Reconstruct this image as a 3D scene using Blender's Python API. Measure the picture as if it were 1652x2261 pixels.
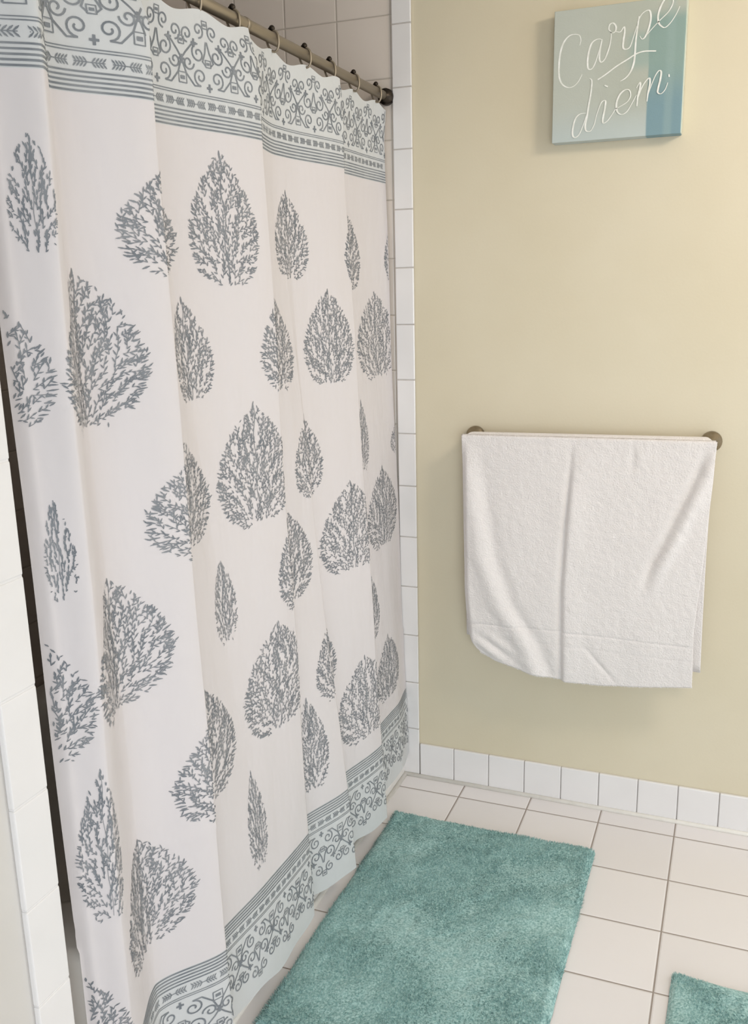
import bpy, bmesh, math, random
import numpy as np
from mathutils import Vector, Matrix, noise

for o in list(bpy.data.objects):
    bpy.data.objects.remove(o, do_unlink=True)
scene = bpy.context.scene
C = scene.collection
random.seed(7)
PI = math.pi

# ------------------------------------------------------------------ camera
cam_d = bpy.data.cameras.new('camera')
cam = bpy.data.objects.new('camera', cam_d)
C.objects.link(cam)
YAW, PITCH, ROLL, FPX = .38093, .2356, -.02285, 2029.13
fw = Vector((-math.sin(YAW)*math.cos(PITCH), math.cos(YAW)*math.cos(PITCH), -math.sin(PITCH)))
rt0 = Vector((math.cos(YAW), math.sin(YAW), 0)); up0 = rt0.cross(fw)
rt = math.cos(ROLL)*rt0 + math.sin(ROLL)*up0
up = -math.sin(ROLL)*rt0 + math.cos(ROLL)*up0
m = Matrix((rt, up, -fw)).transposed().to_4x4()
m.translation = Vector((.86491, -2.50005, 1.5))
cam.matrix_world = m
cam_d.sensor_fit = 'HORIZONTAL'; cam_d.sensor_width = 36.0
cam_d.lens = FPX/1652*36.0
cam_d.clip_start = .02
scene.camera = cam

# ------------------------------------------------------------------ light
world = bpy.data.worlds.new('world'); scene.world = world
world.use_nodes = True
bg = world.node_tree.nodes['Background']
bg.inputs[0].default_value = (.85, .93, 1.0, 1); bg.inputs[1].default_value = 2.05
ld = bpy.data.lights.new('ceiling_lamp', 'AREA'); ld.shape = 'DISK'; ld.size = .42
ld.energy = 15; ld.color = (1.0, .88, .74)
lo = bpy.data.objects.new('ceiling_lamp', ld); C.objects.link(lo)
lo.location = (1.75, -1.05, 2.36)
lo.rotation_euler = (Vector((1.75, -1.05, 2.36)) - Vector((.35, 1.2, .5))).to_track_quat('Z', 'Y').to_euler()

wd = bpy.data.lights.new('added_fill', 'AREA'); wd.shape = 'RECTANGLE'; wd.size = 1.3; wd.size_y = 1.3  # added cool fill behind the camera, brightens the lower wall and corner
wd.energy = 5; wd.color = (.90, .96, 1.0); wd.spread = math.radians(75)
wo = bpy.data.objects.new('added_fill', wd); C.objects.link(wo)
wo.location = (1.75, -3.45, 1.15)
wo.rotation_euler = (Vector((1.75, -3.45, 1.15)) - Vector((.35, 0, .35))).to_track_quat('Z', 'Y').to_euler()

scene.view_settings.view_transform = 'Standard'
scene.view_settings.look = 'None'
scene.view_settings.gamma = 1
scene.view_settings.use_curve_mapping = False
scene.view_settings.exposure = 0.0

# ------------------------------------------------------------------ materials
def lin(c):
    return tuple(((v/255)/12.92 if v/255 <= .04045 else ((v/255+.055)/1.055)**2.4) for v in c) + (1,)
def mat(name, col, rough=.6, metal=0.0, spec=.5):
    mt = bpy.data.materials.new(name); mt.use_nodes = True
    b = mt.node_tree.nodes['Principled BSDF']
    b.inputs['Base Color'].default_value = lin(col)
    b.inputs['Roughness'].default_value = rough
    b.inputs['Metallic'].default_value = metal
    b.inputs['Specular IOR Level'].default_value = spec
    return mt
def N(mt, t, **kw):
    n = mt.node_tree.nodes.new(t)
    for k, v in kw.items(): setattr(n, k, v)
    return n
def L(mt, a, b): mt.node_tree.links.new(a, b)
def math_n(mt, op, a, b=None, c=None):
    n = N(mt, 'ShaderNodeMath', operation=op)
    for i, v in enumerate((a, b, c)):
        if v is None: continue
        if isinstance(v, (int, float)): n.inputs[i].default_value = v
        else: L(mt, v, n.inputs[i])
    return n.outputs[0]
def noise_mix(mt, scale, c1, c2, detail=3, lo=.35, hi=.65, scl=(1, 1, 1), bump=0.0, dist=.01, bscale=None):
    bs = mt.node_tree.nodes['Principled BSDF']
    tc = N(mt, 'ShaderNodeTexCoord'); mp = N(mt, 'ShaderNodeMapping')
    mp.inputs['Scale'].default_value = scl
    L(mt, tc.outputs['Object'], mp.inputs[0])
    nz = N(mt, 'ShaderNodeTexNoise'); nz.inputs['Scale'].default_value = scale; nz.inputs['Detail'].default_value = detail
    L(mt, mp.outputs[0], nz.inputs['Vector'])
    r = N(mt, 'ShaderNodeValToRGB'); r.color_ramp.elements[0].position = lo; r.color_ramp.elements[1].position = hi
    r.color_ramp.elements[0].color = lin(c1); r.color_ramp.elements[1].color = lin(c2)
    L(mt, nz.outputs[0], r.inputs[0]); L(mt, r.outputs[0], bs.inputs['Base Color'])
    if bump:
        n2 = N(mt, 'ShaderNodeTexNoise'); n2.inputs['Scale'].default_value = bscale or scale; n2.inputs['Detail'].default_value = 4
        L(mt, tc.outputs['Object'], n2.inputs['Vector'])
        bp = N(mt, 'ShaderNodeBump'); bp.inputs['Strength'].default_value = bump; bp.inputs['Distance'].default_value = dist
        L(mt, n2.outputs[0], bp.inputs['Height']); L(mt, bp.outputs[0], bs.inputs['Normal'])
    return mt
def tile_mat(name, col, grout, axes, rough=.22, gw=.0016, var=4):
    """axes: list of (axis index, offset, pitch) in object space"""
    mt = mat(name, col, rough)
    bs = mt.node_tree.nodes['Principled BSDF']
    tc = N(mt, 'ShaderNodeTexCoord'); sp = N(mt, 'ShaderNodeSeparateXYZ')
    L(mt, tc.outputs['Object'], sp.inputs[0])
    dist = None; cell = None
    for ax, off, pitch in axes:
        s = math_n(mt, 'SUBTRACT', sp.outputs[ax], off)
        s = math_n(mt, 'DIVIDE', s, pitch)
        fr = math_n(mt, 'FRACT', s)
        d = math_n(mt, 'MINIMUM', fr, math_n(mt, 'SUBTRACT', 1.0, fr))
        d = math_n(mt, 'MULTIPLY', d, pitch)
        dist = d if dist is None else math_n(mt, 'MINIMUM', dist, d)
        fl = math_n(mt, 'FLOOR', s)
        cell = fl if cell is None else math_n(mt, 'MULTIPLY_ADD', cell, 17.3, fl)
    wn = N(mt, 'ShaderNodeTexWhiteNoise', noise_dimensions='1D'); L(mt, cell, wn.inputs['W'])
    cr = N(mt, 'ShaderNodeMix', data_type='RGBA')
    cr.inputs[6].default_value = lin(tuple(v-var for v in col)); cr.inputs[7].default_value = lin(tuple(min(255, v+var) for v in col))
    L(mt, wn.outputs['Value'], cr.inputs[0])
    k = N(mt, 'ShaderNodeMapRange'); k.inputs['From Min'].default_value = gw*.7; k.inputs['From Max'].default_value = gw*1.3
    L(mt, dist, k.inputs['Value'])
    mx = N(mt, 'ShaderNodeMix', data_type='RGBA'); mx.inputs[6].default_value = lin(grout)
    L(mt, cr.outputs[2], mx.inputs[7]); L(mt, k.outputs[0], mx.inputs[0])
    L(mt, mx.outputs[2], bs.inputs['Base Color'])
    rr = N(mt, 'ShaderNodeMapRange'); rr.inputs['To Min'].default_value = .8; rr.inputs['To Max'].default_value = rough
    L(mt, k.outputs[0], rr.inputs['Value']); L(mt, rr.outputs[0], bs.inputs['Roughness'])
    k2 = N(mt, 'ShaderNodeMapRange', interpolation_type='SMOOTHSTEP'); k2.inputs['From Min'].default_value = gw*.6; k2.inputs['From Max'].default_value = gw*3
    L(mt, dist, k2.inputs['Value'])
    bp = N(mt, 'ShaderNodeBump'); bp.inputs['Distance'].default_value = .0015; bp.inputs['Strength'].default_value = .7
    L(mt, k2.outputs[0], bp.inputs['Height']); L(mt, bp.outputs[0], bs.inputs['Normal'])
    return mt

TI = .15548                      # wall tile pitch
PT = .2083                       # floor tile pitch
M = {}
M['paint'] = noise_mix(mat('cream_wall_paint', (217, 207, 182), .55), 2.2, (215, 204, 178), (219, 209, 185), bump=.12, dist=.002, bscale=140)
M['white_paint'] = noise_mix(mat('white_wall_paint', (214, 209, 203), .5), 3, (210, 205, 199), (217, 213, 208), bump=.08, dist=.002, bscale=120)
M['ceiling'] = noise_mix(mat('ceiling_paint', (235, 231, 222), .8), 3, (232, 228, 220), (238, 234, 226))
M['floor'] = tile_mat('floor_tile', (236, 231, 230), (158, 146, 138), [(0, .1506, PT), (1, -.0786, PT)], rough=.3, gw=.0019)
M['alcove'] = tile_mat('alcove_wall_tile', (226, 215, 205), (186, 176, 164), [(0, -.0600, TI), (2, 1.7437, TI)], rough=.2, gw=.0013)
M['alcove_end'] = tile_mat('alcove_end_tile', (216, 205, 195), (186, 176, 164), [(1, -.012, TI), (2, 1.7437, TI)], rough=.2, gw=.0013)
M['glaze'] = noise_mix(mat('white_glazed_tile', (234, 231, 230), .22), 6, (232, 229, 228), (236, 233, 232))
M['grout'] = noise_mix(mat('pale_grout', (190, 184, 179), .9), 40, (184, 178, 173), (196, 190, 185))
M['caulk'] = noise_mix(mat('white_caulk', (238, 234, 226), .5), 40, (235, 231, 223), (241, 237, 230))
M['tub'] = noise_mix(mat('tub_enamel', (236, 233, 228), .15), 4, (234, 231, 226), (238, 235, 230))
M['metal'] = noise_mix(mat('brushed_nickel', (150, 138, 120), .32, 1.0), 60, (142, 130, 112), (160, 148, 130), scl=(1, .05, 1))
M['rod'] = noise_mix(mat('dull_nickel_rod', (158, 146, 128), .42, .75), 50, (150, 138, 120), (166, 154, 136), scl=(1, .04, 1))
M['dark'] = noise_mix(mat('dark_bronze', (58, 50, 42), .35, .8), 80, (50, 43, 36), (70, 61, 52))
M['ink'] = noise_mix(mat('grey_print_ink', (124, 128, 134), .8), 30, (116, 121, 127), (138, 141, 145))
M['dobby'] = mat('smooth_woven_band', (226, 220, 214), .85)

# curtain cloth: white polyester with faintly greyer ground in the two printed borders
c_ = mat('curtain_cloth', (236, 231, 229), .75, spec=.25); bs = c_.node_tree.nodes['Principled BSDF']
tc = N(c_, 'ShaderNodeTexCoord'); sp = N(c_, 'ShaderNodeSeparateXYZ'); L(c_, tc.outputs['Object'], sp.inputs[0])
g1 = math_n(c_, 'GREATER_THAN', sp.outputs[2], 1.786); g2 = math_n(c_, 'LESS_THAN', sp.outputs[2], .300)
gg = math_n(c_, 'ADD', g1, g2)
mx = N(c_, 'ShaderNodeMix', data_type='RGBA'); mx.inputs[6].default_value = lin((215, 209, 209)); mx.inputs[7].default_value = lin((205, 206, 206))
L(c_, gg, mx.inputs[0]); L(c_, mx.outputs[2], bs.inputs['Base Color'])
nz = N(c_, 'ShaderNodeTexNoise'); nz.inputs['Scale'].default_value = 7; nz.inputs['Detail'].default_value = 3
mp = N(c_, 'ShaderNodeMapping'); mp.inputs['Scale'].default_value = (1, 1.6, .7); L(c_, tc.outputs['Object'], mp.inputs[0]); L(c_, mp.outputs[0], nz.inputs['Vector'])
bp = N(c_, 'ShaderNodeBump'); bp.inputs['Strength'].default_value = .35; bp.inputs['Distance'].default_value = .02
L(c_, nz.outputs[0], bp.inputs['Height']); L(c_, bp.outputs[0], bs.inputs['Normal'])
M['cloth'] = c_

# towel: terry loops
t_ = mat('white_terry', (231, 225, 222), .95, spec=.1); bs = t_.node_tree.nodes['Principled BSDF']
bs.inputs['Sheen Weight'].default_value = .15
tc = N(t_, 'ShaderNodeTexCoord')
nz = N(t_, 'ShaderNodeTexNoise'); nz.inputs['Scale'].default_value = 260; nz.inputs['Detail'].default_value = 3
n3 = N(t_, 'ShaderNodeTexNoise'); n3.inputs['Scale'].default_value = 55; n3.inputs['Detail'].default_value = 3
L(t_, tc.outputs['Object'], nz.inputs['Vector']); L(t_, tc.outputs['Object'], n3.inputs['Vector'])
ad = math_n(t_, 'ADD', nz.outputs[0], n3.outputs[0])
bp = N(t_, 'ShaderNodeBump'); bp.inputs['Strength'].default_value = .55; bp.inputs['Distance'].default_value = .004
L(t_, ad, bp.inputs['Height']); L(t_, bp.outputs[0], bs.inputs['Normal'])
M['terry'] = t_

def rug_mat(name):
    r_ = mat(name, (120, 160, 153), .95, spec=.1); bs = r_.node_tree.nodes['Principled BSDF']
    tc = N(r_, 'ShaderNodeTexCoord')
    wn = N(r_, 'ShaderNodeTexNoise'); wn.inputs['Scale'].default_value = 210; wn.inputs['Detail'].default_value = 2
    L(r_, tc.outputs['Object'], wn.inputs['Vector'])
    rp = N(r_, 'ShaderNodeValToRGB'); e = rp.color_ramp.elements
    e[0].position = .3; e[1].position = .72; e[0].color = lin((120, 162, 160)); e[1].color = lin((188, 220, 217))
    L(r_, wn.outputs[0], rp.inputs[0]); L(r_, rp.outputs[0], bs.inputs['Base Color'])
    bs.inputs['Sheen Weight'].default_value = .25
    return r_
M['rug'] = rug_mat('teal_shag')

# painted canvas: pale grey-green washed blocks, teal block at the right
p_ = mat('painted_canvas', (170, 182, 170), .7, spec=.3); bs = p_.node_tree.nodes['Principled BSDF']
tc = N(p_, 'ShaderNodeTexCoord'); sp = N(p_, 'ShaderNodeSeparateXYZ'); L(p_, tc.outputs['Object'], sp.inputs[0])
nz = N(p_, 'ShaderNodeTexNoise'); nz.inputs['Scale'].default_value = 9; nz.inputs['Detail'].default_value = 2
L(p_, tc.outputs['Object'], nz.inputs['Vector'])
wob = math_n(p_, 'MULTIPLY_ADD', nz.outputs[0], .010, -.005)
xx = math_n(p_, 'ADD', sp.outputs[0], wob)
def sm(inp, a, b):
    k = N(p_, 'ShaderNodeMapRange', interpolation_type='SMOOTHSTEP'); k.inputs['From Min'].default_value = a; k.inputs['From Max'].default_value = b
    L(p_, inp, k.inputs['Value']); return k.outputs[0]
def mixc(f, a, b):
    n = N(p_, 'ShaderNodeMix', data_type='RGBA'); L(p_, f, n.inputs[0])
    for i, v in ((6, a), (7, b)):
        if isinstance(v, tuple): n.inputs[i].default_value = lin(v)
        else: L(p_, v, n.inputs[i])
    return n.outputs[2]
base = mixc(sm(xx, .05, .2), (188, 192, 182), (180, 184, 172))
low = mixc(sm(sp.outputs[2], .10, .0), base, (188, 197, 194))
rightblk = mixc(sm(sp.outputs[2], .17, .06), (142, 164, 157), (126, 154, 162))
f1 = math_n(p_, 'MULTIPLY', sm(xx, .225, .230), sm(sp.outputs[2], .285, .25))
midw = math_n(p_, 'MULTIPLY', sm(xx, .165, .20), math_n(p_, 'MULTIPLY', sm(sp.outputs[2], .14, .17), sm(sp.outputs[2], .245, .22)))
a1 = mixc(midw, low, (162, 177, 168))
a2 = mixc(f1, a1, rightblk)
hl = math_n(p_, 'MULTIPLY', sm(sp.outputs[0], .262, .274), sm(sp.outputs[0], .292, .28))
a3 = mixc(math_n(p_, 'MULTIPLY', hl, .3), a2, (160, 180, 176))
L(p_, a3, bs.inputs['Base Color'])
bp = N(p_, 'ShaderNodeBump'); bp.inputs['Strength'].default_value = .25; bp.inputs['Distance'].default_value = .001
n4 = N(p_, 'ShaderNodeTexNoise'); n4.inputs['Scale'].default_value = 300; L(p_, tc.outputs['Object'], n4.inputs['Vector'])
L(p_, n4.outputs[0], bp.inputs['Height']); L(p_, bp.outputs[0], bs.inputs['Normal'])
M['painting'] = p_
M['canvas_edge'] = noise_mix(mat('canvas_edge_paint', (198, 204, 190), .75), 20, (190, 198, 182), (207, 211, 198))
M['white_ink'] = noise_mix(mat('white_lettering_paint', (236, 236, 228), .7), 90, (226, 227, 218), (243, 243, 238))

# ------------------------------------------------------------------ mesh helpers
def mesh_obj(name, verts, faces, mats, parent=None, smooth=True, midx=None, loc=(0, 0, 0)):
    me = bpy.data.meshes.new(name); me.from_pydata(verts, [], faces); me.update()
    for mm in (mats if isinstance(mats, (list, tuple)) else [mats]): me.materials.append(mm)
    if midx is not None: me.polygons.foreach_set('material_index', midx)
    me.polygons.foreach_set('use_smooth', [smooth]*len(me.polygons))
    o = bpy.data.objects.new(name, me); C.objects.link(o); o.location = loc
    if parent: o.parent = parent
    return o
def bm_obj(name, bm, mt, parent=None, smooth=False, loc=(0, 0, 0)):
    me = bpy.data.meshes.new(name); bm.to_mesh(me); bm.free()
    me.materials.append(mt)
    me.polygons.foreach_set('use_smooth', [smooth]*len(me.polygons))
    o = bpy.data.objects.new(name, me); C.objects.link(o); o.location = loc
    if parent: o.parent = parent
    return o
def box(bm, x0, x1, y0, y1, z0, z1, bev=0.0, seg=2):
    t = bmesh.new()
    bmesh.ops.create_cube(t, size=1)
    for v in t.verts:
        v.co = Vector((x0+(v.co.x+.5)*(x1-x0), y0+(v.co.y+.5)*(y1-y0), z0+(v.co.z+.5)*(z1-z0)))
    if bev: bmesh.ops.bevel(t, geom=list(t.edges), offset=bev, segments=seg, affect='EDGES', profile=.5)
    vs = [bm.verts.new(v.co) for v in t.verts]
    t.verts.index_update()
    for f in t.faces: bm.faces.new([vs[v.index] for v in f.verts])
    t.free()
def tube(bm, pts, r, n=12, cap=True, closed=False):
    pts = [Vector(p) for p in pts]; rings = []
    K = len(pts)
    rr = r if isinstance(r, (list, tuple)) else [r]*K
    for i, p in enumerate(pts):
        a = pts[i-1] if (i > 0 or closed) else p
        b = pts[(i+1) % K] if (i < K-1 or closed) else p
        d = (b-a).normalized()
        ref = Vector((0, 0, 1)) if abs(d.z) < .9 else Vector((0, 1, 0))
        if closed: ref = Vector((0, 1, 0)) if abs(d.y) < .9 else Vector((1, 0, 0))
        u = d.cross(ref).normalized(); w = d.cross(u)
        rings.append([bm.verts.new(p+rr[i]*(math.cos(2*PI*k/n)*u+math.sin(2*PI*k/n)*w)) for k in range(n)])
    for i in range(K if closed else K-1):
        A, B = rings[i], rings[(i+1) % K]
        for k in range(n): bm.faces.new((A[k], A[(k+1) % n], B[(k+1) % n], B[k]))
    if cap and not closed:
        bm.faces.new(list(reversed(rings[0]))); bm.faces.new(rings[-1])
def thing(name, loc, label, cat, group=None):
    o = bpy.data.objects.new(name, None); C.objects.link(o); o.location = loc
    o.empty_display_size = .05
    o['label'] = label; o['category'] = cat
    if group: o['group'] = group
    return o
def tag(o, label, cat, group=None):
    o['label'] = label; o['category'] = cat
    if group: o['group'] = group
    return o
def struct(o, label=None, cat=None):
    o['kind'] = 'structure'
    if label: o['label'] = label
    if cat: o['category'] = cat
    return o
def child(root, o):
    o.parent = root; o.matrix_parent_inverse = Matrix.Translation(-root.location); return o

# ------------------------------------------------------------------ room shell
bm = bmesh.new(); box(bm, -.95, 3.0, -3.6, .1, -.08, 0.0)
struct(bm_obj('floor', bm, M['floor']), 'white square ceramic tile floor with grey grout lines', 'floor')
bm = bmesh.new(); box(bm, -.95, 3.0, -3.6, .1, 2.46, 2.54)  # unseen ceiling, put in to keep the top of the alcove darker
struct(bm_obj('ceiling', bm, M['ceiling']), 'flat pale unseen ceiling, added to keep the alcove darker', 'ceiling')
bm = bmesh.new(); box(bm, -.03, 3.0, .006, .1, 0, 2.46)
struct(bm_obj('wall_back', bm, M['paint']), 'cream yellow painted wall behind the towel and the canvas', 'wall')
bm = bmesh.new(); box(bm, -.95, -.03, .004, .1, 0, 2.46)
struct(bm_obj('wall_alcove_end', bm, M['alcove']), 'square tiled end wall inside the shower behind the rod end', 'wall')
bm = bmesh.new(); box(bm, -.95, -.86, -1.60, .004, 0, 2.46)
struct(bm_obj('wall_alcove_side', bm, M['alcove_end']), 'tiled long wall of the shower hidden behind the curtain', 'wall')
bm = bmesh.new(); box(bm, -.95, -.012, -3.6, -1.597, 0, 2.46)
struct(bm_obj('wall_left', bm, M['white_paint']), 'pale wall at the left edge before the shower curtain', 'wall')

bm = bmesh.new(); box(bm, -.86, -.16, -1.5900, -1.513, 0, 2.46)
struct(bm_obj('wall_alcove_near', bm, M['alcove']), 'tiled end wall of the shower hidden behind the curtain', 'wall')

bm = bmesh.new(); box(bm, -.95, .5, -3.7, -3.6, 0, 2.46); box(bm, 2.0, 3.1, -3.7, -3.6, 0, 2.46)  # guessed unseen wall, its gap sized to balance light on curtain and back wall
struct(bm_obj('wall_near', bm, M['white_paint']), 'unseen white wall behind the camera, added with a wide opening to shape the light', 'wall')
bm = bmesh.new(); box(bm, 3.0, 3.1, -3.6, -1.6, 0, 2.46)  # guessed unseen wall, stops short so side light enters nearer the back
struct(bm_obj('wall_right', bm, M['white_paint']), 'unseen white wall at the right of the room, added to shape the light', 'wall')

# trim tile column on the back wall (2 x 6 inch bullnose)
bm = bmesh.new()
box(bm, -.0535, -.0012, -.0024, .0045, 0, 2.46)
struct(bm_obj('trim_1', bm, M['grout']))
z = 1.7187 + 5*TI; k = 0
bm = bmesh.new()
zs = [1.7187 + (4-i)*TI for i in range(17)]
for z0 in zs:
    lo_, hi_ = max(z0, .002), min(z0+TI-.0022, 2.455)
    if hi_ > lo_ + .01: box(bm, -.0545, -.0005, -.0035, .004, lo_, hi_, .0024)
o = bm_obj('trim_2', bm, M['glaze']); struct(o, 'column of white bullnose tiles between shower curtain and yellow wall', 'tile trim')
# trim column at the near end of the alcove
bm = bmesh.new()
for z0 in zs:
    z0 -= .0
    lo_, hi_ = max(z0-.107+.0, .002), min(z0-.107+TI-.0022, 2.455)
    if hi_ > lo_ + .01: box(bm, -.0125, -.002, -1.657, -1.590, lo_, hi_, .0024)
box(bm, -.0125, -.0034, -1.655, -1.5915, 0, 2.45)
struct(bm_obj('trim_3', bm, M['glaze']), 'column of white bullnose tiles left of the shower curtain', 'tile trim')
bm = bmesh.new()
for z0 in zs:
    lo_, hi_ = max(z0-.107, .002), min(z0-.107+TI-.0022, 2.455)
    if hi_ > lo_ + .01: box(bm, -.159, -.014, -1.598, -1.5905, lo_, hi_, .002)
struct(bm_obj('trim_4', bm, M['glaze']))

# cove base tiles
bm = bmesh.new()
for i in range(27):
    x0 = .0024 + i*.11059
    box(bm, x0+.0010, x0+.1096, -.0045, .006, .005, .1135, .0026)
struct(bm_obj('baseboard_back', bm, M['glaze']), 'row of white base tiles along the foot of the yellow wall', 'baseboard')
bm = bmesh.new(); box(bm, .001, 3.0, .0005, .007, .001, .112)
struct(bm_obj('trim_7', bm, M['grout']))
bm = bmesh.new()
pts = [(x, -.0062, .0040) for x in (-.05, 1, 2, 3)]
tube(bm, pts, .0068, 8)
struct(bm_obj('trim_5', bm, M['caulk'], smooth=True))
bm = bmesh.new(); tube(bm, [(-.0455, -1.510, .003), (-.0455, -.8, .003), (-.0455, -.005, .003)], .007, 8)
struct(bm_obj('trim_6', bm, M['caulk'], smooth=True))

# ------------------------------------------------------------------ bathtub
def rrect(x0, x1, y0, y1, r, n=6):
    out = []
    for cx, cy, a0 in ((x1-r, y1-r, 0), (x0+r, y1-r, 90), (x0+r, y0+r, 180), (x1-r, y0+r, 270)):
        for k in range(n+1):
            a = math.radians(a0+90*k/n); out.append((cx+r*math.cos(a), cy+r*math.sin(a)))
    return out
tub = thing('bathtub', (-.45, -.795, 0), 'white alcove bathtub mostly hidden behind the shower curtain', 'bathtub')
loops = []
X0, X1, Y0, Y1 = -.858, -.050, -1.511, -.002
for (ins, z, r) in ((0, .0, .004), (0, .44, .004), (-.0, .468, .006), (.006, .478, .01), (.014, .481, .014), (.075, .480, .10), (.088, .474, .10), (.10, .45, .10), (.13, .2, .12), (.17, .10, .14), (.24, .085, .12)):
    ins = ins
    loops.append([(x, y, z) for x, y in rrect(X0+ins, X1-ins, Y0+ins, Y1-ins, max(r, .003))])
v = [p for lp in loops for p in lp]; n = len(loops[0]); f = []
for i in range(len(loops)-1):
    for k in range(n): f.append((i*n+k, i*n+(k+1) % n, (i+1)*n+(k+1) % n, (i+1)*n+k))
f.append(tuple((len(loops)-1)*n+k for k in range(n)))
child(tub, mesh_obj('tub_shell', v, f, M['tub'], smooth=True))
bm = bmesh.new(); tube(bm, [(-.45, -1.40, .0853), (-.45, -1.40, .0885)], .03, 20)
child(tub, bm_obj('drain', bm, M['metal']))

# ------------------------------------------------------------------ shower curtain
# fold knots along Y (far wall at 0) at the header row and at the lower border row
KT = [(-1.524,-.056),(-1.508,-.040),(-1.465,.006),(-1.370,-.062),(-1.230,.014),(-1.205,-.020),(-1.090,-.086),(-.820,-.020),(-.800,-.052),(-.640,-.090),(-.600,-.088),(-.360,-.046),(-.338,-.084),(-.150,-.086),(-.008,-.078)]
KB = [(-1.524,-.046),(-1.510,-.026),(-1.475,.004),(-1.345,-.043),(-1.222,.034),(-1.208,-.004),(-1.020,.008),(-.822,.014),(-.808,-.034),(-.615,.022),(-.600,-.026),(-.372,.020),(-.356,-.024),(-.130,-.024),(-.008,-.040)]
def curtain_x(y, z):
    t = min(max((1.80-z)/1.50, 0.0), 1.15)
    t2 = t**1.15
    ks = [(a[0]+(b[0]-a[0])*t2, a[1]+(b[1]-a[1])*t2) for a, b in zip(KT, KB)]
    if y <= ks[0][0]: x = ks[0][1]
    elif y >= ks[-1][0]: x = ks[-1][1]
    else:
        x = ks[-1][1]
        for (y0, x0), (y1, x1) in zip(ks, ks[1:]):
            if y <= y1:
                s = (y-y0)/(y1-y0)
                s = .35*s + .65*s*s*(3-2*s)
                x = x0+(x1-x0)*s
                break
    if z > 1.90:
        k = (z-1.90)/.10
        x = x + (-.062-x)*.55*k
    if z < .50: x = max(x, -.043)
    return x

def cx_(y, z):
    w = .0016*math.sin(9*z+14*y) + .0022*noise.noise(Vector((y*5, z*2.2, 1.3)))
    # faint horizontal packing crease
    w += .0016*math.exp(-((z-.62-.05*y)/.006)**2)*(1 if y < -1.15 else 0)
    return curtain_x(y, z) + w
RINGS = [-.079, -.23, -.375, -.508, -.661, -.821, -.957, -1.10, -1.24, -1.37, -1.47, -1.53]
def ztop(y):
    d = min(abs(y-r) for r in RINGS)
    return 1.987 - .013*math.sin(min(d/.075, 1)*PI/2)**2
ZB = .082
def zhem(y): return ZB + .004*math.sin(y*21) + .003*math.sin(y*47+1)
Ya, Yb, NY, NZ = -1.523, -.006, 560, 190
vs = []; fs = []
for i in range(NY+1):
    y = Ya+(Yb-Ya)*i/NY; zt, zb = ztop(y), zhem(y)
    for j in range(NZ+1):
        z = zb+(zt-zb)*j/NZ
        vs.append((cx_(y, z), y, z))
for i in range(NY):
    for j in range(NZ):
        a = i*(NZ+1)+j
        fs.append((a, a+NZ+1, a+NZ+2, a+1))
mi = [0]*len(fs)
EPS = .0012
def sp3(y, z): return (cx_(y, z)+EPS, y, z)
def strip(pts, w, taper=False):
    """printed stroke: flat ribbon on the cloth following (y,z) points"""
    K = len(pts); base = len(vs)
    for i, (y, z) in enumerate(pts):
        a = pts[max(i-1, 0)]; b = pts[min(i+1, K-1)]
        dy, dz = b[0]-a[0], b[1]-a[1]; l = math.hypot(dy, dz) or 1
        ny, nz_ = -dz/l, dy/l
        h = w/2*((math.sin(PI*(.12+.80*i/(K-1)))) if taper else 1)
        yy0 = min(max(y+ny*h, Ya), Yb); yy1 = min(max(y-ny*h, Ya), Yb)
        vs.append(sp3(yy0, z+nz_*h)); vs.append(sp3(yy1, z-nz_*h))
    for i in range(K-1):
        a = base+2*i; fs.append((a, a+1, a+3, a+2)); mi.append(1)
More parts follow.
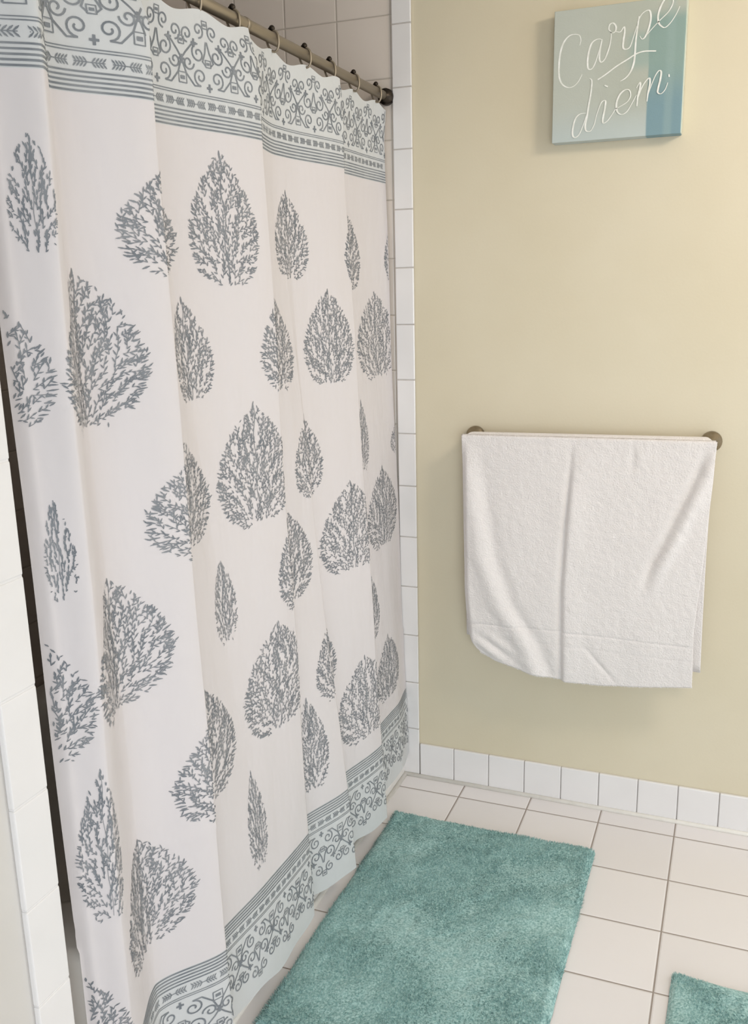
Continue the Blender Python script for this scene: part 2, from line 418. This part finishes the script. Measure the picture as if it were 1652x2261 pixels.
# --- tree-like leaf medallions: (tip y, tip z, foot y, foot z, left y, right y, mid z)
MOTIFS = [[-1.485, 1.713, -1.483, 1.559, -1.505, -1.464, 1.632], [-1.268, 1.713, -1.263, 1.527, -1.298, -1.065, 1.623], [-0.938, 1.754, -0.939, 1.515, -1.024, -0.864, 1.62], [-0.604, 1.714, -0.602, 1.529, -0.685, -0.535, 1.62], [-0.365, 1.706, -0.368, 1.505, -0.384, -0.203, 1.606], [0.053, 1.7, 0.053, 1.515, -0.037, 0.143, 1.613], [-1.532, 1.507, -1.532, 1.326, -1.58, -1.484, 1.411], [-1.361, 1.541, -1.393, 1.306, -1.47, -1.274, 1.422], [-1.051, 1.494, -1.05, 1.312, -1.131, -1.001, 1.404], [-0.858, 1.509, -0.777, 1.297, -0.87, -0.653, 1.403], [-0.46, 1.506, -0.481, 1.286, -0.568, -0.379, 1.391], [-0.087, 1.498, -0.103, 1.269, -0.257, 0.023, 1.379], [-1.248, 1.263, -1.257, 1.063, -1.293, -1.054, 1.169], [-0.927, 1.289, -0.954, 1.05, -1.023, -0.796, 1.167], [-0.576, 1.23, -0.584, 1.039, -0.694, -0.539, 1.145], [-0.261, 1.22, -0.277, 1.035, -0.306, -0.224, 1.125], [0.043, 1.14, 0.043, 1.036, -0.047, 0.133, 1.098], [-1.488, 1.226, -1.489, 1.075, -1.512, -1.482, 1.158], [-1.347, 1.063, -1.416, 0.846, -1.47, -1.271, 0.995], [-0.785, 1.047, -0.769, 0.829, -0.87, -0.658, 0.957], [-0.471, 1.039, -0.492, 0.815, -0.569, -0.305, 0.936], [-0.074, 1.021, -0.138, 0.796, -0.261, -0.028, 0.933], [-1.039, 1.007, -1.052, 0.844, -1.083, -1.008, 0.936], [-0.277, 0.746, -0.31, 0.562, -0.332, -0.226, 0.661], [-1.535, 1.031, -1.535, 0.823, -1.58, -1.48, 0.947], [-0.927, 0.829, -0.979, 0.598, -1.014, -0.78, 0.733], [-0.568, 0.727, -0.562, 0.543, -0.686, -0.542, 0.683], [-1.174, 0.794, -1.252, 0.573, -1.287, -1.068, 0.708], [-0.474, 0.575, -0.519, 0.351, -0.556, -0.309, 0.486], [-0.147, 0.536, -0.206, 0.349, -0.274, -0.09, 0.474], [-0.781, 0.586, -0.756, 0.351, -0.785, -0.674, 0.464], [-1.48, 0.798, -1.488, 0.545, -1.514, -1.451, 0.653], [-1.048, 0.557, -1.05, 0.345, -1.061, -0.991, 0.459], [-1.352, 0.591, -1.407, 0.38, -1.452, -1.267, 0.543], [-1.535, 0.467, -1.535, 0.206, -1.6, -1.47, 0.398]]
def medallion(mo, rnd):
    ty, tz, by, bz, ly, ry, mz = mo
    H = tz-bz; cy = (ly+ry)/2; W = (ry-ly)/2; ry_ = max(W, .012)
    true = .105 if W > .085 else .075      # half width of the unfolded print
    sx = W/true
    def hw(v):                               # outline half width, v=0 foot..1 tip
        if v < .40: return math.sqrt(max(0, 1-((.40-v)/.425)**2))**.8
        t = (v-.40)/.60
        return max(0, math.cos(t*PI/2))**.85*(1-.07*math.sin(t*PI))
    def place(x, v):                         # local metres -> cloth
        zc = bz+v*H
        lean = (ty-by)*.25*(v-.4)
        return (cy+lean+x*sx, zc)
    def leaf(x, v, ang, ln, wd):
        # v direction uses metres: z = v*H
        dx, dz = math.sin(ang)*ln, math.cos(ang)*ln
        xe, ve = x+dx, v+dz/H
        if not (-.03 < ve < 1.03): return
        if abs(xe) > true*hw(min(max(ve, 0), 1))*1.06+.004: return
        p0 = place(x, v); p1 = place(x+dx*.5, v+dz*.5/H); p2 = place(xe, ve)
        if min(p0[0], p2[0]) < Ya+.003 or max(p0[0], p2[0]) > Yb-.004: return
        strip([p0, p1, p2], wd*(.55+.45*min(sx, 1)), True)
    # stem
    nst = 30
    strip([place(.003*math.sin(i*.5), .02+.95*i/nst) for i in range(nst+1)], .0013*max(sx, .4))
    # sprigs: short curved twigs scattered through the outline, each set with paired leaflets
    rows = int(H/.0108)
    for k in range(rows+1):
        v0 = .015+.93*k/rows
        hwid = true*hw(v0)
        cols = max(1, int(hwid*2/.0132*min(1, .40+.8*sx)))
        for c in range(cols):
            x0 = -hwid+(c+.5+rnd.uniform(-.3, .3))*2*hwid/cols
            x, v = x0, v0+rnd.uniform(-.012, .012)
            rel = x0/max(hwid, .01)
            th = rel*(2.0-1.5*min(v0*1.6, 1))+rnd.uniform(-.75, .75)
            bend = rnd.uniform(-.10, .10); side = rnd.choice((0, 1)); tw = [(x, v)]
            for q in range(rnd.randint(2, 4)):
                a = th+(.66 if side else -.66)+rnd.uniform(-.18, .18); side ^= 1
                leaf(x, v, a, rnd.uniform(.0062, .0098), .0023)
                th += bend; x += math.sin(th)*.0055; v += math.cos(th)*.0055/H
                if abs(x) > true*hw(min(max(v, 0), 1)): break
                tw.append((x, v))
            leaf(x, v, th, .009, .0025)
            if len(tw) > 1:
                P = [place(*p) for p in tw]
                if min(p[0] for p in P) > Ya+.004 and max(p[0] for p in P) < Yb-.005: strip(P, .0009)
    # longer leaves along the rim, pointing outward
    nr = int(H/.0085)
    for k in range(nr):
        v = .01+.95*k/nr
        for sgn in (-1, 1):
            if sx < .5 and k % 2: continue
            x = sgn*true*hw(v)*.90
            leaf(x, v, sgn*(1.9-1.45*v)+rnd.uniform(-.25, .25), rnd.uniform(.010, .016), .0030)
    leaf(0, .95, 0, .014, .0040)
rnd = random.Random(11)
for mo in MOTIFS: medallion(mo, rnd)
# --- borders
def spiral(cy, cz, r, start, turns, sg, lead=None):
    pts = []
    n = 22
    for i in range(n+1):
        t = i/n; a = start+sg*turns*2*PI*t; rr = r*(1-.80*t)
        pts.append((cy+rr*math.cos(a), cz+rr*math.sin(a)))
    return (lead or [])+pts
def border(z0, zdir, zlen):
    """z0: plain edge of the border; zdir +1 grows up"""
    Z = lambda d: z0+zdir*d
    ys = [Ya+.002+(Yb-Ya-.005)*i/380 for i in range(381)]
    for d, w in ((.002, .0027), (.0085, .0027), (.015, .0026), (.0215, .0024), (.028, .0024), (.055, .0014), (.059, .0014)):
        strip([(y, Z(d)) for y in ys], w)
    y = Ya+.02; r = random.Random(3)
    while y < Yb-.02:                        # sprigs in the leaf band
        for s in (-1, 1):
            for q in range(4):
                yy = y+s*(.003+.0042*q); zz = Z(.0415)
                for e in (-1, 1):
                    a = e*.85
                    strip([(yy, zz), (yy+s*.0045*math.cos(a), zz+.0058*math.sin(a)), (yy+s*.008*math.cos(a*1.1), zz+.0085*math.sin(a*1.1))], .0021, True)
        strip([(y-.019, Z(.0415)), (y, Z(.0415)), (y+.019, Z(.0415))], .0012)
        y += .047
    P = .118; y = Ya-.02
    h = zlen-.066
    while y < Yb+P:
        def S(pts, w=.0026):
            run = []
            for p in pts:
                if Ya+.003 < p[0] < Yb-.003: run.append(p)
                else:
                    if len(run) > 1: strip(run, w)
                    run = []
            if len(run) > 1: strip(run, w)
        b = .068
        for s in (-1, 1):
            S(spiral(y+s*.019, Z(b+.020), .0150, -zdir*PI/2, 1.35, s*zdir))
            S(spiral(y+s*.021, Z(b+.058), .0160, zdir*PI/2, 1.35, -s*zdir))
            S(spiral(y+s*.044, Z(b+.040), .0125, (PI if s > 0 else 0), 1.2, s*zdir))
            S(spiral(y+s*.045, Z(b+.086), .0135, -zdir*PI/2, 1.3, s*zdir))
            S(spiral(y+s*.017, Z(b+.097), .0130, -zdir*PI/2, 1.3, -s*zdir))
            S([(y+s*.019, Z(b+.005)), (y+s*.033, Z(b+.004)), (y+s*.050, Z(b+.022)), (y+s*.059, Z(b+.045))])
            S([(y+s*.021, Z(b+.074)), (y+s*.036, Z(b+.070)), (y+s*.050, Z(b+.056)), (y+s*.059, Z(b+.045))])
            S([(y+s*.005, Z(b+.040)), (y+s*.012, Z(b+.046)), (y+s*.005, Z(b+.062)), (y+s*.001, Z(b+.080))])
        for (qy, qz, rr) in ((y, b+.044, .0058), (y+P/2, b+.014, .0085), (y+P/2, b+.074, .0062), (y, b+.108, .006)):
            S([(qy-rr, Z(qz-rr)), (qy+rr, Z(qz-rr)), (qy+rr, Z(qz+rr)), (qy-rr, Z(qz+rr)), (qy-rr, Z(qz-rr))], .002)
            S([(qy-rr*.55, Z(qz)), (qy+rr*.55, Z(qz))], rr*.7)
        for (qy, qz) in ((y+P/2, b+.044), (y, b+.004), (y+.03, b+.074), (y-.03, b+.074)):
            S([(qy-.006, Z(qz)), (qy, Z(qz)), (qy+.006, Z(qz))], .0036); S([(qy, Z(qz-.007)), (qy, Z(qz)), (qy, Z(qz+.007))], .0036)
        y += P
_n0 = len(fs)
border(1.787, 1, .19)
border(.299, -1, .21)
# drop border strokes that would pass the cloth edges
keep_f, keep_m = [], []
for k, (ff, m_) in enumerate(zip(fs, mi)):
    if k >= _n0:
        yz = [vs[q] for q in ff]
        if any(p[2] > ztop(p[1])-.0015 or p[2] < zhem(p[1])+.0015 for p in yz): continue
    keep_f.append(ff); keep_m.append(m_)
curtain = mesh_obj('shower_curtain', vs, keep_f, [M['cloth'], M['ink']], smooth=True, midx=keep_m)
tag(curtain, 'white shower curtain printed with grey leafy medallions and scrolled borders', 'shower curtain')

# ------------------------------------------------------------------ curtain rod and rings
rod = thing('curtain_rod', (-.072, -.80, 2.008), 'tension rod of dull nickel holding the shower curtain', 'curtain rod')
bm = bmesh.new(); tube(bm, [(-.072, -1.588, 2.008), (-.072, -.9, 2.008), (-.072, -.9, 2.008), (-.072, -.012, 2.008)][::3], .0115, 24)
child(rod, bm_obj('tube', bm, M['rod'], smooth=True))
bm = bmesh.new(); tube(bm, [(-.072, -.78, 2.008), (-.072, -.775, 2.008), (-.072, -.77, 2.008)], .0128, 24)
child(rod, bm_obj('collar', bm, M['rod'], smooth=True))
for ya, yb in ((-.030, .0035), (-1.560, -1.590)):
    bm = bmesh.new(); d = 1 if yb > ya else -1
    tube(bm, [(-.072, ya, 2.008), (-.072, ya+d*.014, 2.008), (-.072, ya+d*.016, 2.008), (-.072, yb, 2.008)], [.0150, .0165, .0205, .0215], 24)
    o = child(rod, bm_obj('end_cap', bm, M['dark'], smooth=True)); o['label'] = 'dark bronze end cap'
ring0 = None
for i, ry in enumerate(RINGS):
    n_ = ['nearest the yellow wall', 'second from the yellow wall', 'third from the yellow wall', 'fourth from the yellow wall',
          'fifth from the yellow wall', 'sixth from the yellow wall', 'seventh from the yellow wall',
          'eighth from the yellow wall', 'ninth from the yellow wall', 'tenth from the yellow wall', 'eleventh from the yellow wall', 'twelfth from the yellow wall'][i]
    lab = 'dark curtain ring on the shower rod, ' + n_
    if ring0 is None:
        ring0 = thing('curtain_ring', (-.072, ry, 2.008), lab, 'curtain ring', 'curtain rings along the shower rod')
        bm = bmesh.new()
        pts = []
        for k in range(28):
            a = 2*PI*k/28
            zz = math.sin(a); pts.append((.0140*math.cos(a)+(.004 if zz < 0 else 0)*(-zz), .0, .0145*zz if zz > 0 else .026*zz))
        tube(bm, pts, .0024, 8, closed=True)
        bm_obj('ring_wire', bm, M['rod'], ring0, smooth=True)
        bm = bmesh.new()
        bmesh.ops.create_uvsphere(bm, u_segments=16, v_segments=10, radius=.0062, matrix=Matrix.Translation((0, 0, .0185)))
        bm_obj('roller_ball', bm, M['dark'], ring0, smooth=True)
        bm = bmesh.new(); tube(bm, [(-.003, .004, .0165), (-.003, -.004, .0165)], .004, 10)
        bm_obj('clasp', bm, M['dark'], ring0, smooth=True)
    else:
        r = ring0.copy(); C.objects.link(r); r.location = (-.072, ry, 2.008); r['label'] = lab
        for ch in list(ring0.children):
            c2 = ch.copy(); C.objects.link(c2); c2.parent = r

# ------------------------------------------------------------------ towel bar
bar = thing('towel_bar', (.49, .006, 1.105), 'metal towel bar on the cream wall carrying a white towel', 'towel bar')
bm = bmesh.new(); tube(bm, [(.178, -.062, 1.098), (.806, -.062, 1.104)], .0085, 16)
child(bar, bm_obj('bar', bm, M['metal'], smooth=True))
for px, pz in ((.178, 1.098), (.806, 1.104)):
    bm = bmesh.new()
    tube(bm, [(px, .006, pz), (px, -.004, pz), (px, -.010, pz), (px, -.018, pz), (px, -.050, pz), (px, -.066, pz), (px, -.070, pz)],
         [.0265, .0265, .0240, .0125, .0105, .0120, .008], 24)
    child(bar, bm_obj('mounting_post', bm, M['metal'], smooth=True))

# ------------------------------------------------------------------ bath towel
FR = [(.162, 1.106), (.165, .934), (.173, .67), (.179, .60), (.186, .551), (.198, .501), (.248, .469), (.339, .446), (.444, .433), (.551, .433), (.663, .443), (.797, .460)]
def interp(t, P):
    if t <= P[0][0]: return P[0][1]
    for a, b in zip(P, P[1:]):
        if t <= b[0]: return a[1]+(b[1]-a[1])*(t-a[0])/(b[0]-a[0])
    return P[-1][1]
ZBOT = [(0, .545), (.018, .520), (.035, .502), (.06, .488), (.13, .469), (.28, .446), (.44, .433), (.60, .433), (.78, .443), (1.0, .460)]
LEFT = [(.43, .186), (.50, .190), (.551, .185), (.60, .179), (.67, .173), (.934, .166), (1.106, .161)]
RIGHT = [(.43, .799), (.50, .797), (.608, .794), (.683, .798), (.758, .804), (.879, .811), (1.044, .818), (1.13, .822)]
VERT = [(.43, .458), (.698, .451), (.89, .457), (1.0, .464), (1.11, .470)]
DIAG = [(.70, .655), (.79, .681), (.847, .707), (.934, .741), (1.019, .775), (1.089, .797)]
LHL = [(.44, .40), (.534, .36), (.632, .29), (.771, .235), (.937, .207), (1.082, .186)]
def g(d, w): return math.exp(-(d/w)**2)
def st(x): x = min(max(x, 0), 1); return x*x*(3-2*x)
def towel_front(u, w):
    zt = 1.110+.006*u; zb = interp(u, ZBOT)
    z = zt+(zb-zt)*w
    xl, xr = interp(z, LEFT), interp(z, RIGHT)
    x = xl+(xr-xl)*u
    y = -.0785-.024*st(w*1.1)*(1-.35*u)
    v = interp(z, VERT); d = x-v
    y += .0075*g(d+.007, .009)*st(w*3+.15) - .0065*st((d+.004)/.012)*g(d, .05)*st(w*4)
    dg = x-interp(z, DIAG)
    if z > .66:
        fade = st((z-.68)/.14)*st((1.105-z)/.07)
        y += .010*g(dg, .013)*fade - .008*g(dg-.026, .017)*fade
    lh = x-interp(z, LHL)
    y -= .0105*g(lh+.016, .030)*st(w*4); y += .0055*g(lh-.026, .022)*st(w*3)
    y += .016*(1-st((x-xl)/.016))*st(w*6)                       # soft rolled left edge
    y += .0035*g(x-.62, .010)*g(z-1.06, .035)           # short crease under the bar
    y += .0018*noise.noise(Vector((x*14, z*9, 2))) + .0009*noise.noise(Vector((x*60, z*60, 4)))
    # small wrinkles at the bottom left corner
    y += .0045*math.sin(((x-.2)*1.0+(z-.5)*1.5)*95)*g(x-.25, .055)*g(z-.50, .04)
    y += .004*g((x-.56)+(z-.49)*.9, .010)*g(z-.49, .045)
    # woven band grooves
    bz = .570+.018*(abs(u-.45)**2)+.006*math.sin(u*4)
    y += .0021*g(z-bz, .0026)+.0008*g(z-(bz-.040), .0022)
    return x, y, z
NX, NW = 240, 220
tv, tf = [], []
for i in range(NX+1):
    u = i/NX; col = []
    for j in range(26):                                   # back panel, hem upward
        w = j/25; zb = .497-.012*u+.02*(1-u); z = zb+(1.098-zb)*w
        cu = st((w-.86)/.12)*.034
        col.append((.168+cu+(.648-2*cu)*u-.004*math.sin(w*3), -.044+(.012*noise.noise(Vector((u*5, z*4, 8)))-.006*math.sin(u*9))*(1-w), z))
    for k in range(1, 9):                                 # over the bar
        a = PI*k/9
        fx, fy, fz = towel_front(u, 0)
        col.append((fx+(.202+.580*u-fx)*min(1, 1-(k-2)/7), -.062+.0155*math.cos(a), 1.098+.007*u+.0165*math.sin(a)))
    for j in range(NW+1):
        w = (j/NW)
        col.append(towel_front(u, w))
    tv += col
K = 26+8+NW+1
for i in range(NX):
    for j in range(K-1):
        a = i*K+j; tf.append((a, a+1, a+K+1, a+K))
towel = mesh_obj('bath_towel', tv, tf, M['terry'], smooth=True)
tag(towel, 'white terry bath towel folded over the bar on the cream wall', 'towel')
md = towel.modifiers.new('thick', 'SOLIDIFY'); md.thickness = .007; md.offset = 0
# terry fringe of loops along the front hem and the right edges
fv, ff_ = [], []
rt_ = random.Random(5)
def tuft(p, d, ln, wd):
    p = Vector(p); d = Vector(d).normalized(); s = d.cross(Vector((0, 1, 0))).normalized()*wd
    b = len(fv); y = Vector((0, wd, 0))
    fv.extend([p+s, p-s*.5+y, p-s*.5-y, p+d*ln]); ff_.extend([(b, b+1, b+3), (b+1, b+2, b+3), (b+2, b, b+3)])
for i in range(1500):
    u = rt_.random(); x, y, z = towel_front(u, 1)
    tuft((x, y+rt_.uniform(-.003, .003), z+.001), (rt_.uniform(-.5, .5), rt_.uniform(-.4, .4), -1), rt_.uniform(.002, .0055), .0009)
for i in range(900):
    w = rt_.random(); x, y, z = towel_front(1, w)
    tuft((x-.001, y+rt_.uniform(-.003, .003), z), (1, rt_.uniform(-.4, .4), rt_.uniform(-.5, .5)), rt_.uniform(.001, .003), .0008)
hem = mesh_obj('hem_fringe', [tuple(p) for p in fv], ff_, M['terry'], towel, smooth=False)

# ------------------------------------------------------------------ canvas sign
sx0, sz0, SW, SH = .3835, 1.8525, .3085, .302
sign = thing('canvas_sign', (sx0, .006, sz0), 'square painted canvas reading Carpe diem in white script on cream wall', 'wall art')
bm = bmesh.new(); box(bm, 0, SW, -.0420, -.0015, 0, SH, .0015, 2)
body = bm_obj('canvas_panel', bm, M['painting'], sign)
bm = bmesh.new()
for a in ((.003, SW-.003, -.0015, 0, .003, .03), (.003, SW-.003, -.0015, 0, SH-.03, SH-.003), (.003, .03, -.0015, 0, .03, SH-.03), (SW-.03, SW-.003, -.0015, 0, .03, SH-.03)):
    box(bm, *a)
bm_obj('stretcher_frame', bm, M['canvas_edge'], sign)
bm = bmesh.new(); box(bm, SW-.0002, SW+.0010, -.0405, -.002, .0015, SH-.0015, .0003, 1)
e_ = bm_obj('side_edge', bm, M['canvas_edge'], sign); e_['label'] = 'pale bare side edge of the canvas'
LET = {
    'letter_c' : [[(4470,20720),(4493,20840),(4447,20950),(4313,20983),(4181,20942),(4061,20795),(3993,20554),(3973,20243),(3996,20021),(4074,19872),(4212,19793),(4346,19808),(4461,19907),(4547,20061)]] ,
    'letter_a' : [[(5002,20778),(4945,20812),(4847,20801),(4751,20726),(4691,20542),(4668,20329),(4696,20171),(4786,20168),(4864,20309),(4938,20547),(5001,20800)],[(5001,20800),(4961,20544),(4954,20361),(5002,20288),(5082,20348),(5161,20523),(5209,20716)]] ,
    'letter_r' : [[(5082,20348),(5194,20672),(5211,20913),(5156,20995),(5172,21099),(5248,21126),(5316,21052),(5313,20947),(5244,20909),(5184,20940)],[(5313,20938),(5427,20913),(5509,21015),(5530,20907),(5508,20729),(5505,20562),(5571,20516),(5666,20560),(5737,20764),(5806,20996)]] ,
    'letter_p' : [[(5851,21205),(5824,20964),(5795,20667),(5786,20366),(5768,20185),(5705,20009),(5597,19881),(5470,19816)],[(5819,21069),(5906,21237),(6029,21309),(6099,21274),(6120,21108),(6079,20905),(6007,20740),(5937,20699),(5883,20771)]] ,
    'letter_e' : [[(6007,20740),(6143,20883),(6322,21055),(6515,21224),(6608,21403),(6577,21530),(6459,21539),(6344,21377),(6285,21178),(6298,21028),(6359,20938),(6454,20892),(6574,20982),(6688,21145),(6766,21311)]] ,
    'swash' : [[(4927,19900),(5121,20005),(5375,20164),(5629,20291),(5817,20387),(6006,20424),(6275,20402)]] ,
    'letter_d' : [[(4727,19950),(4789,19882),(4771,19602),(4732,19354),(4694,19073),(4660,18885),(4684,18755),(4792,18740),(4878,18883),(4916,19054)],[(4665,19164),(4517,19151),(4412,19049),(4357,18845),(4354,18685),(4414,18616),(4514,18679),(4609,18889),(4680,19106)]] ,
    'letter_i' : [[(4916,19054),(4982,19254),(5050,19389),(5133,19397),(5117,19195),(5081,18977),(5101,18897),(5192,18937),(5287,19055),(5380,19197)]] ,
    'i_dot' : [[(5097,19759),(5177,19717)]] ,
    'letter_e ' : [[(5380,19197),(5525,19260),(5661,19341),(5727,19468),(5690,19592),(5586,19605),(5466,19507),(5398,19327),(5422,19137),(5523,19060),(5651,19111),(5767,19294),(5863,19471)]] ,
    'letter_m' : [[(5856,19626),(5934,19747),(5940,19618),(5896,19437),(5883,19216)],[(5892,19376),(5978,19614),(6068,19759),(6148,19818),(6166,19704),(6133,19508),(6114,19300)],[(6130,19447),(6200,19655),(6285,19860),(6362,19961),(6414,19923),(6400,19757),(6362,19578),(6357,19481),(6431,19444),(6522,19527),(6577,19680)]] ,
    'full_stop' : [[(6593,19860),(6602,19799)]] ,
}
def catmull(P, n=7):
    P = [P[0]]+P+[P[-1]]; out = []
    for i in range(1, len(P)-2):
        p0, p1, p2, p3 = P[i-1:i+3]
        for k in range(n):
            t = k/n
            out.append(tuple(.5*((2*p1[a])+(-p0[a]+p2[a])*t+(2*p0[a]-5*p1[a]+4*p2[a]-p3[a])*t*t+(-p0[a]+3*p1[a]-3*p2[a]+p3[a])*t**3) for a in (0, 1)))
    out.append(P[-2]); return out
for li, (nm, strokes) in enumerate(LET.items()):
    lv, lf = [], []; dy0 = -.0424-.00012*li
    nm = nm.strip()
    for s_ in strokes:
        dy0 -= .00005
        P = catmull([(a*1e-4-sx0, b*1e-4-sz0) for a, b in s_])
        P = [p for p in P if p[1] < SH-.001]
        K = len(P)
        if K < 2: continue
        for i, (x, z) in enumerate(P):
            a = P[max(i-1, 0)]; b = P[min(i+1, K-1)]
            dx, dz = b[0]-a[0], b[1]-a[1]; l = math.hypot(dx, dz) or 1
            dn = abs(dz)/l
            h = (.0009+.0013*(dn if dz < 0 else dn*.45))*(.55+.45*math.sin(PI*min(1, (i+.5)/K)))
            if nm in ('swash', 'full_stop', 'i_dot'): h = .0015
            b0 = len(lv)
            for q, yy in ((1, dy0), (-1, dy0)):
                lv.append((x-dz/l*h*q, yy, z+dx/l*h*q))
            if i:
                p = b0-2
                lf.append((p, p+1, b0+1, b0))
    mesh_obj(nm, lv, lf, M['white_ink'], sign, smooth=False)

# ------------------------------------------------------------------ shag bath rugs
def shag_rug(name, cx, cy, w, l, rot, seed, nbl, label, group):
    rg = np.random.RandomState(seed)
    def edge(x, y):
        d = min(w/2-abs(x), l/2-abs(y))
        k = min(max(d/.018, 0), 1); return math.sin(k*PI/2)**.6
    def hgt(x, y):
        return .003+edge(x, y)*(.0145+.0035*noise.noise(Vector((x*16+seed, y*16, 0)))+.002*noise.noise(Vector((x*45, y*45, 5))))
    nx, ny = int(w/.006), int(l/.006)
    V, F = [], []
    for i in range(nx+1):
        for j in range(ny+1):
            x, y = -w/2+w*i/nx, -l/2+l*j/ny
            wob = .0025*noise.noise(Vector((x*25, y*25, 9)))
            V.append((x+wob*(abs(x) > w/2-.02), y+wob*(abs(y) > l/2-.02), hgt(x, y)))
    for i in range(nx):
        for j in range(ny):
            a = i*(ny+1)+j; F.append((a, a+ny+1, a+ny+2, a+1))
    # underside
    b = len(V)
    V += [(-w/2, -l/2, .0008), (w/2, -l/2, .0008), (w/2, l/2, .0008), (-w/2, l/2, .0008)]
    F.append((b, b+3, b+2, b+1))
    rim = [(i*(ny+1)) for i in range(nx+1)]
    me = bpy.data.meshes.new(name)
    # fibres
    for _ in range(nbl):
        x, y = rg.uniform(-w/2+.001, w/2-.001), rg.uniform(-l/2+.001, l/2-.001)
        n1 = noise.noise(Vector((x*5.5+seed*3, y*5.5, 1.7))); n2 = noise.noise(Vector((x*5.5, y*5.5+seed*2, 7.1)))
        n3 = noise.noise(Vector((x*24, y*24, 3.3+seed)))
        lx = 2.6*n1+.9*n3+rg.normal(0, .30); ly = 2.6*n2-.25+rg.normal(0, .30)
        ed = 1-edge(x, y)
        if ed > .05:
            if w/2-abs(x) < l/2-abs(y): lx += math.copysign(ed*.9, x)
            else: ly += math.copysign(ed*.9, y)
        d = Vector((lx, ly, 1.0)).normalized()*rg.uniform(.006, .0105)
        z0 = hgt(x, y)-.003; a = rg.uniform(0, 2*PI); wd = rg.uniform(.0009, .0017)
        s = Vector((math.cos(a), math.sin(a), 0))*wd; t = Vector((-math.sin(a), math.cos(a), 0))*wd*.6
        p = Vector((x, y, max(z0, .001))); b = len(V)
        V += [tuple(p+s), tuple(p-s+t), tuple(p+d+t*.3), tuple(p+d*.75-t*.8)]
        F += [(b, b+1, b+3, b+2)]
    o = mesh_obj(name, V, F, M['rug'], smooth=False, loc=(cx, cy, 0))
    o.rotation_euler.z = rot
    return tag(o, label, 'bath rug', group)
shag_rug('bath_rug', .292, -.665, .580, .865, math.radians(.0), 1, 90000, 'teal shag bath mat lying along the foot of the shower curtain', 'teal shag bath rugs')
shag_rug('bath_rug', 1.075, -.915, .540, .540, math.radians(-1.0), 2, 50000, 'teal shag rug of which only a corner shows, bottom right', 'teal shag bath rugs')
